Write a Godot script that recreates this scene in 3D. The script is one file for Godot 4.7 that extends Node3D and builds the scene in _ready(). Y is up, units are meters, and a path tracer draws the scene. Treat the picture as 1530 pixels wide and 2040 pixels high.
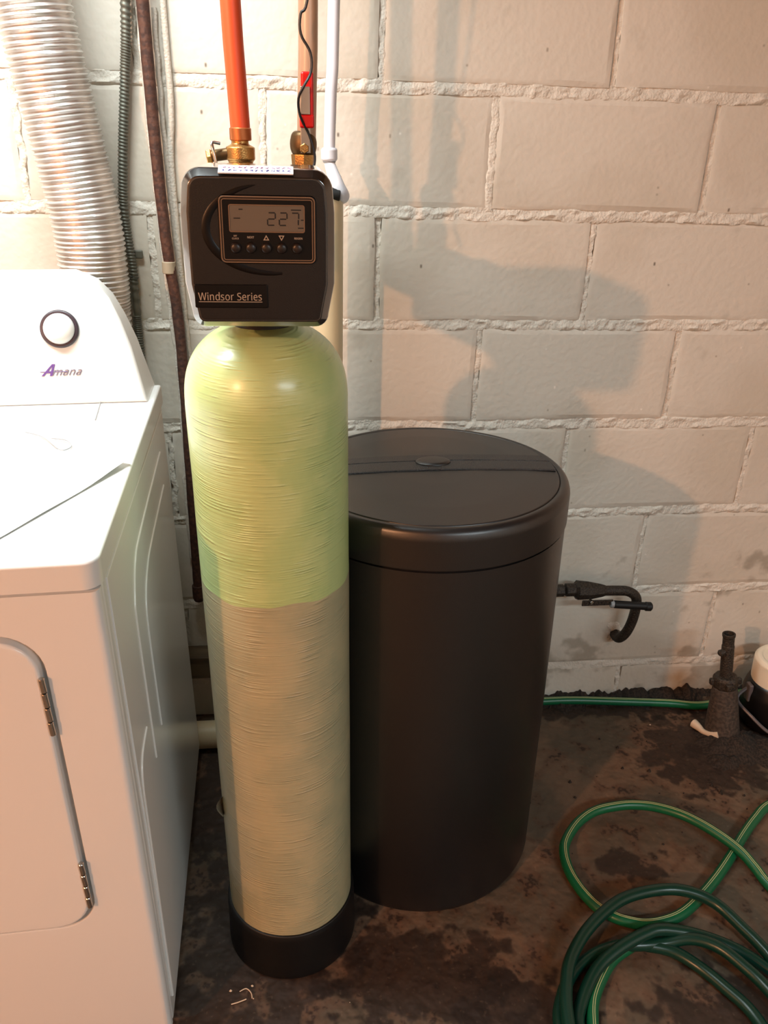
extends Node3D
# A basement corner: water softener, brine tank and dryer before a painted block wall.
# Wall plane z = 0, floor y = 0, x runs right along the wall, z towards the viewer. Metres.

const FAN := Vector3(0, 1, 0)
var taken := {}
var rng := RandomNumberGenerator.new()
var M := {}

# ------------------------------------------------------------------ mesh builder
class Mb:
	var v := PackedVector3Array()
	var t := PackedVector2Array()
	var f := PackedInt32Array()
	func add(p: Vector3, uv := Vector2.ZERO) -> int:
		v.append(p); t.append(uv)
		return v.size() - 1
	func tri(a: int, b: int, c: int):
		f.append(a); f.append(b); f.append(c)
	func quad(a: int, b: int, c: int, d: int):
		tri(a, b, c); tri(a, c, d)
	func join(o: Mb, x := Transform3D.IDENTITY):
		var n := v.size()
		for i in o.v.size():
			v.append(x * o.v[i]); t.append(o.t[i])
		for i in o.f:
			f.append(i + n)
	# rows of points; normal side = (along rows) x (along columns)
	func grid(rows: Array, close := false, uvs = null):
		var nu: int = rows[0].size()
		var s := v.size()
		for i in rows.size():
			for j in nu:
				add(rows[i][j], uvs[i][j] if uvs != null else Vector2(float(j) / nu, float(i) / rows.size()))
		for i in rows.size() - 1:
			for j in (nu if close else nu - 1):
				var k := (j + 1) % nu
				quad(s + i * nu + j, s + (i + 1) * nu + j, s + (i + 1) * nu + k, s + i * nu + k)
	func fan(c: Vector3, ring: PackedVector3Array, flip := false):
		var m := add(c)
		var s := v.size()
		for p in ring:
			add(p)
		for i in ring.size():
			var k := (i + 1) % ring.size()
			if flip: tri(m, s + k, s + i)
			else: tri(m, s + i, s + k)
	func commit(angle := 40.0) -> ArrayMesh:
		var nf := f.size() / 3
		var fn := PackedVector3Array()
		fn.resize(nf)
		var at := {}
		var key := PackedInt32Array()
		key.resize(v.size())
		for i in v.size():
			var q := Vector3i((v[i] * 20000.0).round())
			if not at.has(q): at[q] = at.size()
			key[i] = at[q]
		var near := []
		near.resize(at.size())
		for i in near.size(): near[i] = PackedInt32Array()
		for i in nf:
			var a := v[f[3 * i]]
			var n := (v[f[3 * i + 1]] - a).cross(v[f[3 * i + 2]] - a)
			fn[i] = n
			for k in 3: near[key[f[3 * i + k]]].append(i)
		var c := cos(deg_to_rad(angle))
		var ov := PackedVector3Array(); var on := PackedVector3Array(); var ot := PackedVector2Array()
		ov.resize(nf * 3); on.resize(nf * 3); ot.resize(nf * 3)
		for i in nf:
			var me := fn[i].normalized()
			for k in 3:
				var id := f[3 * i + k]
				var n := Vector3.ZERO
				for g in near[key[id]]:
					if fn[g].normalized().dot(me) > c: n += fn[g]
				var o: int = 3 * i + [0, 2, 1][k]
				ov[o] = v[id]; ot[o] = t[id]
				on[o] = n.normalized() if n.length_squared() > 1e-24 else me if me.length_squared() > .5 else Vector3.UP
		var arr := []
		arr.resize(Mesh.ARRAY_MAX)
		arr[Mesh.ARRAY_VERTEX] = ov; arr[Mesh.ARRAY_NORMAL] = on; arr[Mesh.ARRAY_TEX_UV] = ot
		var m := ArrayMesh.new()
		m.add_surface_from_arrays(Mesh.PRIMITIVE_TRIANGLES, arr)
		return m

func lathe(profile: Array, seg := 48, into: Mb = null, off := Vector3.ZERO) -> Mb:
	var b: Mb = into if into else Mb.new()
	var rows := []; var uvs := []
	for q in profile:
		var r := PackedVector3Array(); var u := PackedVector2Array()
		for j in seg + 1:
			var a := TAU * j / seg
			r.append(off + Vector3(q[0] * cos(a), q[1], q[0] * sin(a)))
			u.append(Vector2(float(j) / seg, q[1]))
		rows.append(r); uvs.append(u)
	b.grid(rows, false, uvs)
	return b

func rounded(profile: Array, r: float, k := 4) -> Array:   # rounds the inner corners of a profile
	var out := [profile[0]]
	for i in range(1, profile.size() - 1):
		var p := Vector2(profile[i][0], profile[i][1])
		var a := Vector2(profile[i - 1][0], profile[i - 1][1]) - p
		var c := Vector2(profile[i + 1][0], profile[i + 1][1]) - p
		var d := minf(r, minf(a.length(), c.length()) * .49)
		for j in k + 1:
			var w := float(j) / k
			var q := (p + a.normalized() * d).lerp(p, w).lerp(p.lerp(p + c.normalized() * d, w), w)
			out.append([q.x, q.y])
	out.append(profile[-1])
	return out

func spline(pts: Array, step := .01) -> PackedVector3Array:
	var out := PackedVector3Array()
	for i in pts.size() - 1:
		var a: Vector3 = pts[maxi(i - 1, 0)]; var p: Vector3 = pts[i]; var q: Vector3 = pts[i + 1]; var d: Vector3 = pts[mini(i + 2, pts.size() - 1)]
		var n := maxi(1, int(ceil((q - p).length() / step)))
		for k in n:
			out.append(p.cubic_interpolate(q, a, d, float(k) / n))
	out.append(pts[-1])
	return out

func frames(path: PackedVector3Array, up := Vector3.ZERO) -> Array:
	var out := []
	var n := Vector3.ZERO
	for i in path.size():
		var tg := (path[mini(i + 1, path.size() - 1)] - path[maxi(i - 1, 0)]).normalized()
		if up != Vector3.ZERO: n = up
		elif i == 0: n = Vector3(0, 0, 1) if absf(tg.z) < .8 else Vector3.UP
		n = (n - tg * n.dot(tg)).normalized()
		out.append([tg, n, tg.cross(n)])
	return out

# radius: a number, or a Callable(i, n, angle)
func tube(path: PackedVector3Array, radius, seg := 16, caps := true, up := Vector3.ZERO, into: Mb = null) -> Mb:
	var b: Mb = into if into else Mb.new()
	var fr := frames(path, up)
	var rows := []; var uvs := []
	var run := 0.0
	for i in path.size():
		if i: run += (path[i] - path[i - 1]).length()
		var r := PackedVector3Array(); var u := PackedVector2Array()
		for j in seg + 1:
			var a := -TAU * (j % seg) / seg
			var rr: float = radius.call(i, path.size(), a) if radius is Callable else radius
			r.append(path[i] + (fr[i][1] * cos(a) + fr[i][2] * sin(a)) * rr)
			u.append(Vector2(float(j) / seg, run))
		rows.append(r); uvs.append(u)
	b.grid(rows, false, uvs)
	if caps:
		b.fan(path[0], rows[0], true)
		b.fan(path[-1], rows[-1])
	return b

func cyl(a: Vector3, c: Vector3, r: float, seg := 20, bevel := .0012, into: Mb = null) -> Mb:
	var d := (c - a).normalized() * minf(bevel, (c - a).length() * .3)
	var w := PackedVector3Array([a, a + d, c - d, c])
	var rad := func(i, n, _x): return r - minf(bevel, r * .4) if i == 0 or i == n - 1 else r
	return tube(w, rad, seg, true, Vector3.ZERO, into)

func rbox(size: Vector3, r: float, at := Vector3.ZERO, k := 3, into: Mb = null) -> Mb:
	var b: Mb = into if into else Mb.new()
	var h := size / 2
	r = minf(r, minf(h.x, minf(h.y, h.z)) * .999)
	for ax in 3:
		for s in [-1.0, 1.0]:
			var ua := (ax + 1) % 3; var va := (ax + 2) % 3
			var gu := []; var gv := []
			for i in k + 1: gu.append(-h[ua] + r * i / k); gv.append(-h[va] + r * i / k)
			for i in k + 1: gu.append(h[ua] - r + r * i / k); gv.append(h[va] - r + r * i / k)
			var rows := []
			for y in gu:
				var row := PackedVector3Array()
				for x in gv:
					var p := Vector3.ZERO
					p[ax] = s * h[ax]; p[ua] = y; p[va] = x if s > 0 else -x
					var inn := p.clamp(-(h - Vector3.ONE * r), h - Vector3.ONE * r)
					row.append(at + inn + (p - inn).normalized() * r)
				rows.append(row)
			b.grid(rows)
	return b

func rrect(w: float, h: float, r: float, k := 5, c := Vector2.ZERO) -> PackedVector2Array:  # counter-clockwise
	var out := PackedVector2Array()
	for q in [[1, 1, 0], [-1, 1, 1], [-1, -1, 2], [1, -1, 3]]:
		for i in k + 1:
			var a: float = (q[2] + float(i) / k) * PI / 2
			out.append(c + Vector2(q[0] * (w / 2 - r), q[1] * (h / 2 - r)) + Vector2(cos(a), sin(a)) * r)
	return out

func inset(o: PackedVector2Array, d: float) -> PackedVector2Array:
	var out := PackedVector2Array()
	var n := o.size()
	for i in n:
		var e := (o[i] - o[(i + n - 1) % n]).normalized(); var g := (o[(i + 1) % n] - o[i]).normalized()
		var m := (Vector2(-e.y, e.x) + Vector2(-g.y, g.x))
		m = m.normalized() / maxf(.4, m.length() / 2)
		out.append(o[i] + m * d)
	return out

# solid from an outline (counter-clockwise seen from +z): front at z = front, back at z = back, front edge rounded by bevel
func extrude(o: PackedVector2Array, front: float, back: float, bevel := .001, k := 3, into: Mb = null, deep := 1.0) -> Mb:
	var b: Mb = into if into else Mb.new()
	var rows := []
	for i in k + 1:
		var a := PI / 2 * i / k
		var ring := PackedVector3Array()
		for p in inset(o, bevel * (1 - sin(a))): ring.append(Vector3(p.x, p.y, front - bevel * deep * (1 - cos(a))))
		rows.append(ring)
	var last := PackedVector3Array()
	for p in o: last.append(Vector3(p.x, p.y, back))
	rows.append(last)
	b.grid(rows, true)
	var flat := Geometry2D.triangulate_polygon(inset(o, bevel))
	for side in 2:
		var s := b.v.size()
		for p in rows[0 if side == 0 else -1]: b.add(p, Vector2(p.x, p.y))
		for i in flat.size() / 3:
			var q := [flat[3 * i], flat[3 * i + 1], flat[3 * i + 2]]
			var pa: Vector3 = rows[0][q[0]]; var pb: Vector3 = rows[0][q[1]]; var pc: Vector3 = rows[0][q[2]]
			var up := (pb - pa).cross(pc - pa).z > 0
			if up == (side == 0): b.tri(s + q[0], s + q[1], s + q[2])
			else: b.tri(s + q[0], s + q[2], s + q[1])
	return b

func ring_plate(outer: PackedVector2Array, width: float, front: float, back: float) -> Mb:   # a frame of that width inside the outline
	var b := Mb.new()
	var inn := inset(outer, width)
	var rows := [PackedVector3Array(), PackedVector3Array(), PackedVector3Array(), PackedVector3Array(), PackedVector3Array()]
	var e := width * .2
	for i in outer.size():
		var o := outer[i]; var n := inn[i]; var d := (n - o).normalized() * e
		rows[0].append(Vector3(n.x, n.y, back)); rows[1].append(Vector3(n.x, n.y, front - e)); rows[2].append(Vector3(n.x - d.x, n.y - d.y, front))
		rows[3].append(Vector3(o.x + d.x, o.y + d.y, front)); rows[4].append(Vector3(o.x, o.y, front - e))
	rows.append(PackedVector3Array())
	for p in outer: rows[5].append(Vector3(p.x, p.y, back))
	b.grid(rows, true)
	return b

func lettering(s: String, height: float, depth := .0004, slant := 0.0, font := "Droid Sans", weight := 400) -> Mb:
	var tm := TextMesh.new()
	var sf := SystemFont.new()
	sf.font_names = PackedStringArray([font]); sf.font_weight = weight
	tm.font = sf; tm.text = s; tm.font_size = 64; tm.pixel_size = .01; tm.depth = .05; tm.curve_step = 1.0
	var arr := tm.get_mesh_arrays()
	var b := Mb.new()
	var pv: PackedVector3Array = arr[Mesh.ARRAY_VERTEX]
	var pi: PackedInt32Array = arr[Mesh.ARRAY_INDEX]
	if pv.is_empty(): return b
	var lo := pv[0]; var hi := pv[0]
	for p in pv: lo = lo.min(p); hi = hi.max(p)
	var k := height / (hi.y - lo.y)
	for p in pv:
		var q := Vector3((p.x - (lo.x + hi.x) / 2) * k, (p.y - (lo.y + hi.y) / 2) * k, (p.z - lo.z) / maxf(hi.z - lo.z, 1e-6) * depth)
		q.x += q.y * slant
		b.add(q)
	for i in pi.size() / 3: b.tri(pi[3 * i], pi[3 * i + 2], pi[3 * i + 1])
	return b

func stroke(pts: Array, w: float, z: float) -> Mb:   # a small printed or moulded line
	var p := PackedVector3Array()
	for q in pts: p.append(Vector3(q[0], q[1], z))
	return tube(p, w / 2, 6)

# ------------------------------------------------------------------ naming
func numbered(called: String, under: Node) -> String:
	var k := str(under.get_instance_id()) + called
	taken[k] = taken.get(k, -1) + 1
	return called if taken[k] == 0 else "%s_%03d" % [called, taken[k]]

func thing(called: String, label: String, category: String, at := Vector3.ZERO, group := "") -> Node3D:
	var o := Node3D.new()
	o.name = numbered(called, self); o.position = at
	add_child(o, true)
	tag(o, label, category, group)
	return o

func tag(o: Node, label: String, category: String, group := ""):
	o.set_meta("label", label); o.set_meta("category", category)
	if group: o.set_meta("group", group)

func part(called: String, b, m: Material, under: Node = self, angle := 40.0) -> MeshInstance3D:
	var o := MeshInstance3D.new()
	o.mesh = b.commit(angle) if b is Mb else b
	o.material_override = m
	o.name = numbered(called, under)
	under.add_child(o, true)
	return o

func struct(called: String, b, m: Material, angle := 40.0) -> MeshInstance3D:
	var o := part(called, b, m, self, angle)
	o.set_meta("kind", "structure")
	return o

# ------------------------------------------------------------------ materials
func noise(seed_: int, freq: float, oct := 4, kind := FastNoiseLite.TYPE_SIMPLEX_SMOOTH) -> FastNoiseLite:
	var n := FastNoiseLite.new()
	n.seed = seed_; n.frequency = freq; n.noise_type = kind
	n.fractal_type = FastNoiseLite.FRACTAL_FBM; n.fractal_octaves = oct
	return n

func tex(i: Image) -> ImageTexture:
	return ImageTexture.create_from_image(i)

func mat(c: Color, rough := .6, metal := 0.0, spec := .5) -> StandardMaterial3D:
	var m := StandardMaterial3D.new()
	m.albedo_color = c; m.roughness = rough; m.metallic = metal; m.metallic_specular = spec
	return m

func bump(m: StandardMaterial3D, i: Image, cm: float, scale := Vector3.ZERO) -> StandardMaterial3D:
	m.heightmap_enabled = true; m.heightmap_texture = tex(i); m.heightmap_scale = cm
	if scale != Vector3.ZERO:
		m.uv1_triplanar = true; m.uv1_scale = scale
	return m

func mottled(c: Color, d: Color, seed_: int, freq: float, low := .3, high := .7, size := 512) -> ImageTexture:
	var src := noise(seed_, freq, 5).get_seamless_image(size, size).get_data()
	var out := PackedByteArray(); out.resize(size * size * 3)
	for i in size * size:
		var w := smoothstep(low, high, src[i] / 255.0)
		var q := c.lerp(d, w)
		out[3 * i] = int(q.r * 255); out[3 * i + 1] = int(q.g * 255); out[3 * i + 2] = int(q.b * 255)
	return tex(Image.create_from_data(size, size, false, Image.FORMAT_RGB8, out))

func make_materials():
	# painted block wall: one map over 3 m x 3 m (x from -1.4, y from 0)
	var S := 1024
	var a := noise(11, .006, 4).get_image(S, S).get_data()
	var g := noise(12, .05, 4).get_image(S, S).get_data()
	var h := noise(13, .012, 5).get_image(S, S).get_data()
	var out := PackedByteArray(); out.resize(S * S * 3)
	var paint := Color(.825, .795, .745); var warm := Color(.775, .735, .675); var grime := Color(.45, .41, .35)
	for y in S:
		var hgt := 3.0 * (1.0 - float(y) / S)
		for x in S:
			var i := y * S + x
			var q := paint.lerp(warm, smoothstep(.35, .75, a[i] / 255.0) * .7)
			# blotches of grime with ragged outlines, thickest on the lowest course
			var lim := .66 - .22 * clampf((.40 - hgt) / .4, 0, 1)
			var w := smoothstep(lim, lim + .16, h[i] / 255.0 * .6 + g[i] / 255.0 * .4) * (.12 if hgt > .40 else .40)
			q = q.lerp(grime, clampf(w, 0, .8))
			out[3 * i] = int(q.r * 255); out[3 * i + 1] = int(q.g * 255); out[3 * i + 2] = int(q.b * 255)
	var wi := Image.create_from_data(S, S, false, Image.FORMAT_RGB8, out)
	for k in 420:   # pits and specks
		var sx := rng.randi_range(0, S - 3); var sy := rng.randi_range(0, S - 3)
		wi.fill_rect(Rect2i(sx, sy, 1, 1 if k % 5 else 2), Color(.62, .58, .52) if k % 3 else Color(.93, .9, .86))
	for q in [[.146, 1.055], [.15, 1.013], [.235, 1.02], [.69, 1.03], [.82, 1.13], [-.14, 1.34], [.08, 1.24], [.06, 1.27], [-.15, 1.27], [.52, 1.31]]:
		wi.fill_rect(Rect2i(int((q[0] + 1.4) / 3 * S), int((1 - q[1] / 3) * S), 1, 2), Color(.42, .38, .33))
	M.wall = mat(Color.WHITE, .62)
	M.wall.albedo_texture = tex(wi)
	var fine := noise(21, .09, 4).get_image(2048, 2048)
	fine.convert(Image.FORMAT_L8)
	bump(M.wall, fine, .055)
	M.mortar = mat(Color(.825, .795, .745), .62)
	bump(M.mortar, noise(22, .06, 4).get_seamless_image(512, 512), .12, Vector3.ONE * 5)
	M.plain_wall = mat(Color(.80, .77, .72), .7)
	M.ceiling = mat(Color(.50, .40, .31), .8)
	# concrete floor: one map of 2.6 m, repeated
	S = 1300
	a = noise(31, .006, 5).get_seamless_image(S, S).get_data()
	g = noise(32, .03, 5).get_seamless_image(S, S).get_data()
	h = noise(33, .16, 3).get_seamless_image(S, S).get_data()
	out = PackedByteArray(); out.resize(S * S * 3)
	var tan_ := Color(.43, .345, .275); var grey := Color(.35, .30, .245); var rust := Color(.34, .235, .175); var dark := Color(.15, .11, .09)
	# dark patches: x, z, radius x, radius z
	var dark_patches := [[.66, .83, .17, .12], [.33, .80, .10, .10], [.95, .21, .17, .12], [.70, .045, .40, .035], [.17, .70, .16, .09], [-.12, .60, .16, .5], [1.15, .16, .2, .16], [.60, .50, .06, .04]]
	for y in S:
		for x in S:
			var i := y * S + x
			var px := float(x) / S * 2.6 - .9; var pz := float(y) / S * 2.6
			var n1 := a[i] / 255.0; var n2 := g[i] / 255.0; var n3 := h[i] / 255.0
			var q := tan_.lerp(grey, smoothstep(.42, .58, n1)).lerp(rust, smoothstep(.48, .72, n2) * .45 + (n3 - .5) * .25)
			for d in dark_patches:
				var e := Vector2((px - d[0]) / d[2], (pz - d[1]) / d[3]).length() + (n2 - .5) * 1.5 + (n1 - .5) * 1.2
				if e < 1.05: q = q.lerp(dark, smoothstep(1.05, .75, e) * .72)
			q = q.lerp(dark, smoothstep(.64, .74, n2 * .6 + n3 * .4) * .7)
			q = q.lerp(Color(.60, .52, .44), smoothstep(.74, .84, n3) * .25)
			out[3 * i] = int(q.r * 255); out[3 * i + 1] = int(q.g * 255); out[3 * i + 2] = int(q.b * 255)
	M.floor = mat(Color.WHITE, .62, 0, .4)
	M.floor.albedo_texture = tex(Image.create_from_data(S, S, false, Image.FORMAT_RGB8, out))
	bump(M.floor, noise(34, .08, 5).get_seamless_image(1024, 1024), .35)
	M.dirt = mat(Color.WHITE, .95)
	M.dirt.albedo_texture = mottled(Color(.10, .08, .065), Color(.24, .19, .15), 41, .05)
	M.dirt.uv1_triplanar = true; M.dirt.uv1_scale = Vector3.ONE * 6
	# wound fibreglass, seen through its resin
	var wind := Image.create(256, 1024, false, Image.FORMAT_L8)
	var wn := noise(51, 1.0, 3)
	for y in 1024:
		for x in 256:
			var c := cos(TAU * x / 256.0); var q := sin(TAU * x / 256.0)
			var line := .5 + .5 * wn.get_noise_2d(c * .9 + 40, y * .19 + 2.2 * q)
			var patch := smoothstep(.45, .62, .5 + .5 * wn.get_noise_2d(c * 1.6 + 90, y * .013 + q * 1.6))
			var s := .35 * line + .65 * smoothstep(.50, .80, line) * patch
			wind.set_pixel(x, y, Color.from_hsv(0, 0, clampf(s, 0, 1)))
	M.tank = mat(Color.WHITE, .40, 0, .5)
	M.tank.albedo_texture = mottled(Color(.685, .77, .51), Color(.725, .795, .54), 52, .012, .3, .7)
	M.tank.clearcoat_enabled = true; M.tank.clearcoat = .7; M.tank.clearcoat_roughness = .24
	bump(M.tank, wind, .10)
	M.tank.uv1_scale = Vector3(1, 1.6, 1)
	M.resin = M.tank.duplicate()
	M.resin.albedo_texture = mottled(Color(.645, .63, .50), Color(.685, .655, .515), 53, .012, .3, .7)
	# metals, plastics, enamel
	M.enamel = mat(Color(.87, .87, .86), .22)
	M.gap = mat(Color(.10, .09, .09), .8)
	M.black_gloss = mat(Color(.035, .03, .033), .16, 0, .9)
	M.black_gloss.clearcoat_enabled = true; M.black_gloss.clearcoat = 1.0; M.black_gloss.clearcoat_roughness = .08
	M.black_flat = mat(Color(.028, .024, .026), .34, 0, .35)
	M.black_satin = mat(Color(.047, .040, .042), .36)
	bump(M.black_satin, noise(61, .25, 3).get_seamless_image(256, 256), .015, Vector3.ONE * 12)
	M.brine = mat(Color(.052, .048, .052), .38, 0, .70)
	bump(M.brine, noise(62, .3, 3).get_seamless_image(256, 256), .012, Vector3.ONE * 9)
	M.brine_band = mat(Color(.052, .048, .052), .52, 0, .70)
	bump(M.brine_band, noise(63, .35, 2).get_seamless_image(256, 256), .16, Vector3.ONE * 6)
	M.boot = mat(Color(.02, .017, .018), .5)
	M.bezel = mat(Color(.50, .41, .33), .4, .3)
	M.lcd = mat(Color(.40, .365, .32), .25)
	M.ink = mat(Color(.07, .06, .05), .5)
	M.print = mat(Color(.66, .60, .53), .6)
	M.button = mat(Color(.11, .085, .08), .35)
	M.sticker = mat(Color(.88, .87, .88), .6)
	M.pen = mat(Color(.30, .28, .62), .6)
	M.pen_red = mat(Color(.62, .45, .60), .6)
	M.orange = mat(Color(.84, .30, .13), .42)
	M.copper = mat(Color(.74, .60, .49), .28)
	M.copper_stub = mat(Color(.72, .42, .24), .35, .7)
	M.brass = mat(Color(.74, .56, .33), .34, .85)
	bump(M.brass, noise(64, .1, 3).get_seamless_image(256, 256), .03, Vector3.ONE * 14)
	M.old_brass = mat(Color(.42, .33, .22), .45, .8)
	M.steel = mat(Color(.78, .76, .73), .25, 1.0)
	M.red = mat(Color(.78, .07, .06), .28)
	M.wire = mat(Color(.07, .055, .06), .4)
	M.pex = mat(Color(.86, .87, .90), .35)
	M.grey_plastic = mat(Color(.60, .61, .62), .4)
	M.film = mat(Color(.50, .47, .40), .3)
	M.handle = mat(Color(.36, .34, .35), .4)
	M.pvc = mat(Color(.80, .74, .60), .42)
	M.rust = mat(Color.WHITE, .75)
	M.rust.albedo_texture = mottled(Color(.33, .20, .145), Color(.22, .125, .09), 71, .03)
	M.rust.uv1_triplanar = true; M.rust.uv1_scale = Vector3.ONE * 5
	bump(M.rust, noise(72, .08, 4).get_seamless_image(256, 256), .08)
	M.tape = mat(Color(.62, .58, .50), .6)
	M.conduit = mat(Color(.42, .42, .38), .5, .55)
	M.foil = mat(Color(.84, .825, .81), .38, .82)
	bump(M.foil, noise(73, .06, 4).get_seamless_image(256, 256), .03, Vector3.ONE * 9)
	M.dark_metal = mat(Color.WHITE, .6, .3)
	M.dark_metal.albedo_texture = mottled(Color(.15, .12, .10), Color(.27, .235, .19), 74, .05, .4, .65)
	M.dark_metal.uv1_triplanar = true; M.dark_metal.uv1_scale = Vector3.ONE * 8
	bump(M.dark_metal, noise(75, .1, 4).get_seamless_image(256, 256), .1)
	M.rubber = mat(Color(.045, .04, .04), .55)
	M.pipe_iron = mat(Color.WHITE, .8)
	M.pipe_iron.albedo_texture = mottled(Color(.20, .165, .14), Color(.30, .25, .21), 76, .04)
	M.pipe_iron.uv1_triplanar = true; M.pipe_iron.uv1_scale = Vector3.ONE * 5
	bump(M.pipe_iron, noise(77, .1, 4).get_seamless_image(256, 256), .1)
	M.hose = mat(Color(.035, .36, .22), .36)
	M.hose_dark = mat(Color(.045, .20, .155), .30)
	M.stripe = mat(Color(.70, .72, .52), .5)
	M.paper = mat(Color(.93, .93, .92), .8)
	M.violet = mat(Color(.36, .24, .50), .4)
	M.violet_grey = mat(Color(.42, .38, .44), .4)
	M.ring_dark = mat(Color(.22, .18, .21), .35)
	M.wood = mat(Color.WHITE, .8)
	M.wood.albedo_texture = mottled(Color(.40, .33, .24), Color(.30, .24, .17), 78, .02)
	M.chalk = mat(Color(.84, .76, .66), .8)
	M.cap_white = mat(Color(.90, .85, .76), .45)

# ------------------------------------------------------------------ the scene
func _ready():
	rng.seed = 7
	# camera
	var cam := Camera3D.new()
	cam.name = "camera"
	cam.fov = 64.289; cam.near = .02
	cam.transform = Transform3D(Basis(Vector3(.994421, .024772, .102532), Vector3(.020985, .906144, -.422449), Vector3(-.103373, .422244, .900569)).orthonormalized(), Vector3(0, 1.245, 1.5607))
	add_child(cam); cam.make_current()
	# no sky: a closed basement room
	var we := WorldEnvironment.new()
	we.name = "environment"
	var e := Environment.new()
	e.background_mode = Environment.BG_COLOR; e.background_color = Color.BLACK
	e.tonemap_mode = Environment.TONE_MAPPER_LINEAR; e.tonemap_exposure = 1.0
	e.ambient_light_source = Environment.AMBIENT_SOURCE_DISABLED
	e.sdfgi_enabled = true; e.ssao_enabled = true; e.ssil_enabled = true
	we.environment = e
	add_child(we)
	# lights
	var bulb_at := Vector3(-2.10, 1.985, 2.97)
	var bulb_color := Color(1.0, .71, .51)
	var tube_at := Vector3(-.64, 1.93, .54)
	var tube_size := Vector2(.95, .16)
	var tube_color := Color(.95, 1.0, 1.0)
	var warm := OmniLight3D.new()
	warm.name = "bulb_glow"
	warm.light_color = bulb_color; warm.light_energy = 5.4; warm.light_size = .035
	warm.omni_range = 12; warm.omni_attenuation = 2; warm.shadow_enabled = true
	warm.position = bulb_at
	add_child(warm)
	var cool := AreaLight3D.new()
	cool.name = "tube_glow"
	cool.area_size = tube_size; cool.area_normalize_energy = true
	cool.light_color = tube_color; cool.light_energy = 3.5
	cool.area_range = 12; cool.area_attenuation = 2; cool.shadow_enabled = true
	cool.position = tube_at; cool.rotation_degrees = Vector3(-90, 0, 0)
	add_child(cool)

	var far_color := Color(.92, .98, 1.0)
	var far_at := Vector3(1.4, 1.98, 2.9)
	var fill := AreaLight3D.new()  # unseen fill fixture, added for cool ambience across the room
	fill.name = "far_fill_glow"
	fill.area_size = Vector2(1.2, .3); fill.area_normalize_energy = true
	fill.light_color = far_color; fill.light_energy = 5.2
	fill.area_range = 12; fill.area_attenuation = 2; fill.shadow_enabled = true
	fill.position = far_at; fill.rotation_degrees = Vector3(-90, 0, 0)
	add_child(fill)

	make_materials()
	room()
	lamps(bulb_at, bulb_color, tube_at, tube_size, tube_color)
	shop_light(far_at, Vector2(1.2, .3), far_color, "added cool white twin tube fill light, unseen farther back in the room")
	dryer()
	softener()
	brine_tank()
	plumbing()
	corner_pipes()
	spigot()
	floor_things()
	hoses()

func room():
	# floor: fine where the photograph sees it, coarse beyond
	var nf := noise(81, 9.0, 4)
	var xs := [-3.2, -2.0, -1.2]; var zs := [-.2, -.02]
	for i in 141: xs.append(-.9 + i * .018)
	xs.append(2.2); xs.append(2.8)
	for i in 111: zs.append(i * .018)
	for q in [2.6, 3.4, 4.8]: zs.append(q)
	var rows := []; var uvs := []
	for z in zs:
		var r := PackedVector3Array(); var u := PackedVector2Array()
		for x in xs:
			var y := nf.get_noise_2d(x, z) * .0035
			r.append(Vector3(x, y, z)); u.append(Vector2((x + .9) / 2.6, z / 2.6))
		rows.append(r); uvs.append(u)
	var fl := Mb.new()
	fl.grid(rows, false, uvs)
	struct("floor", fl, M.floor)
	part("slab", rbox(Vector3(6.2, .2, 5.2), .01, Vector3(-.2, -.106, 2.3)), M.plain_wall, get_node("floor"))
	# block wall
	var wall := struct("wall_back", rbox(Vector3(6.2, 2.5, .2), .005, Vector3(-.2, 1.0, -.112)), M.plain_wall)
	var top := 1.317 + .2032 * 4
	var bh := .2032; var bl := .4064; var x0 := -.049
	var gap_y := .019; var gap_x := .012
	for row in 11:
		var y1: float = top - row * bh - gap_y / 2; var y0: float = maxf(y1 - bh + gap_y, .0)
		var off: float = x0 + (0.0 if (row + 1) % 2 == 1 else bl / 2)
		if row % 2 == 0: off = x0
		else: off = x0 + bl / 2
		for col in range(-3, 5):
			var a: float = off + col * bl + gap_x / 2; var c: float = a + bl - gap_x
			if row == 10: y0 = -.01
			part("block", block(a, c, y0, y1, rng.randf_range(-.0006, .0012)), M.wall, wall, 42.0)
	part("mortar", mortar(top, bh, bl, x0), M.mortar, wall, 60.0)
	# the other walls and the ceiling stand outside the frame
	struct("wall_left", rbox(Vector3(.2, 2.5, 5.2), .005, Vector3(-3.2, 1.0, 2.3)), M.plain_wall)
	struct("wall_right", rbox(Vector3(.2, 2.5, 5.2), .005, Vector3(2.8, 1.0, 2.3)), M.plain_wall)
	struct("wall_front", rbox(Vector3(6.2, 2.5, .2), .005, Vector3(-.2, 1.0, 4.8)), M.plain_wall)
	struct("ceiling", rbox(Vector3(6.2, .2, 5.2), .005, Vector3(-.2, 2.27, 2.3)), M.ceiling)

func wuv(p: Vector3) -> Vector2:
	return Vector2((p.x + 1.4) / 3.0, 1 - p.y / 3.0)

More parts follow.
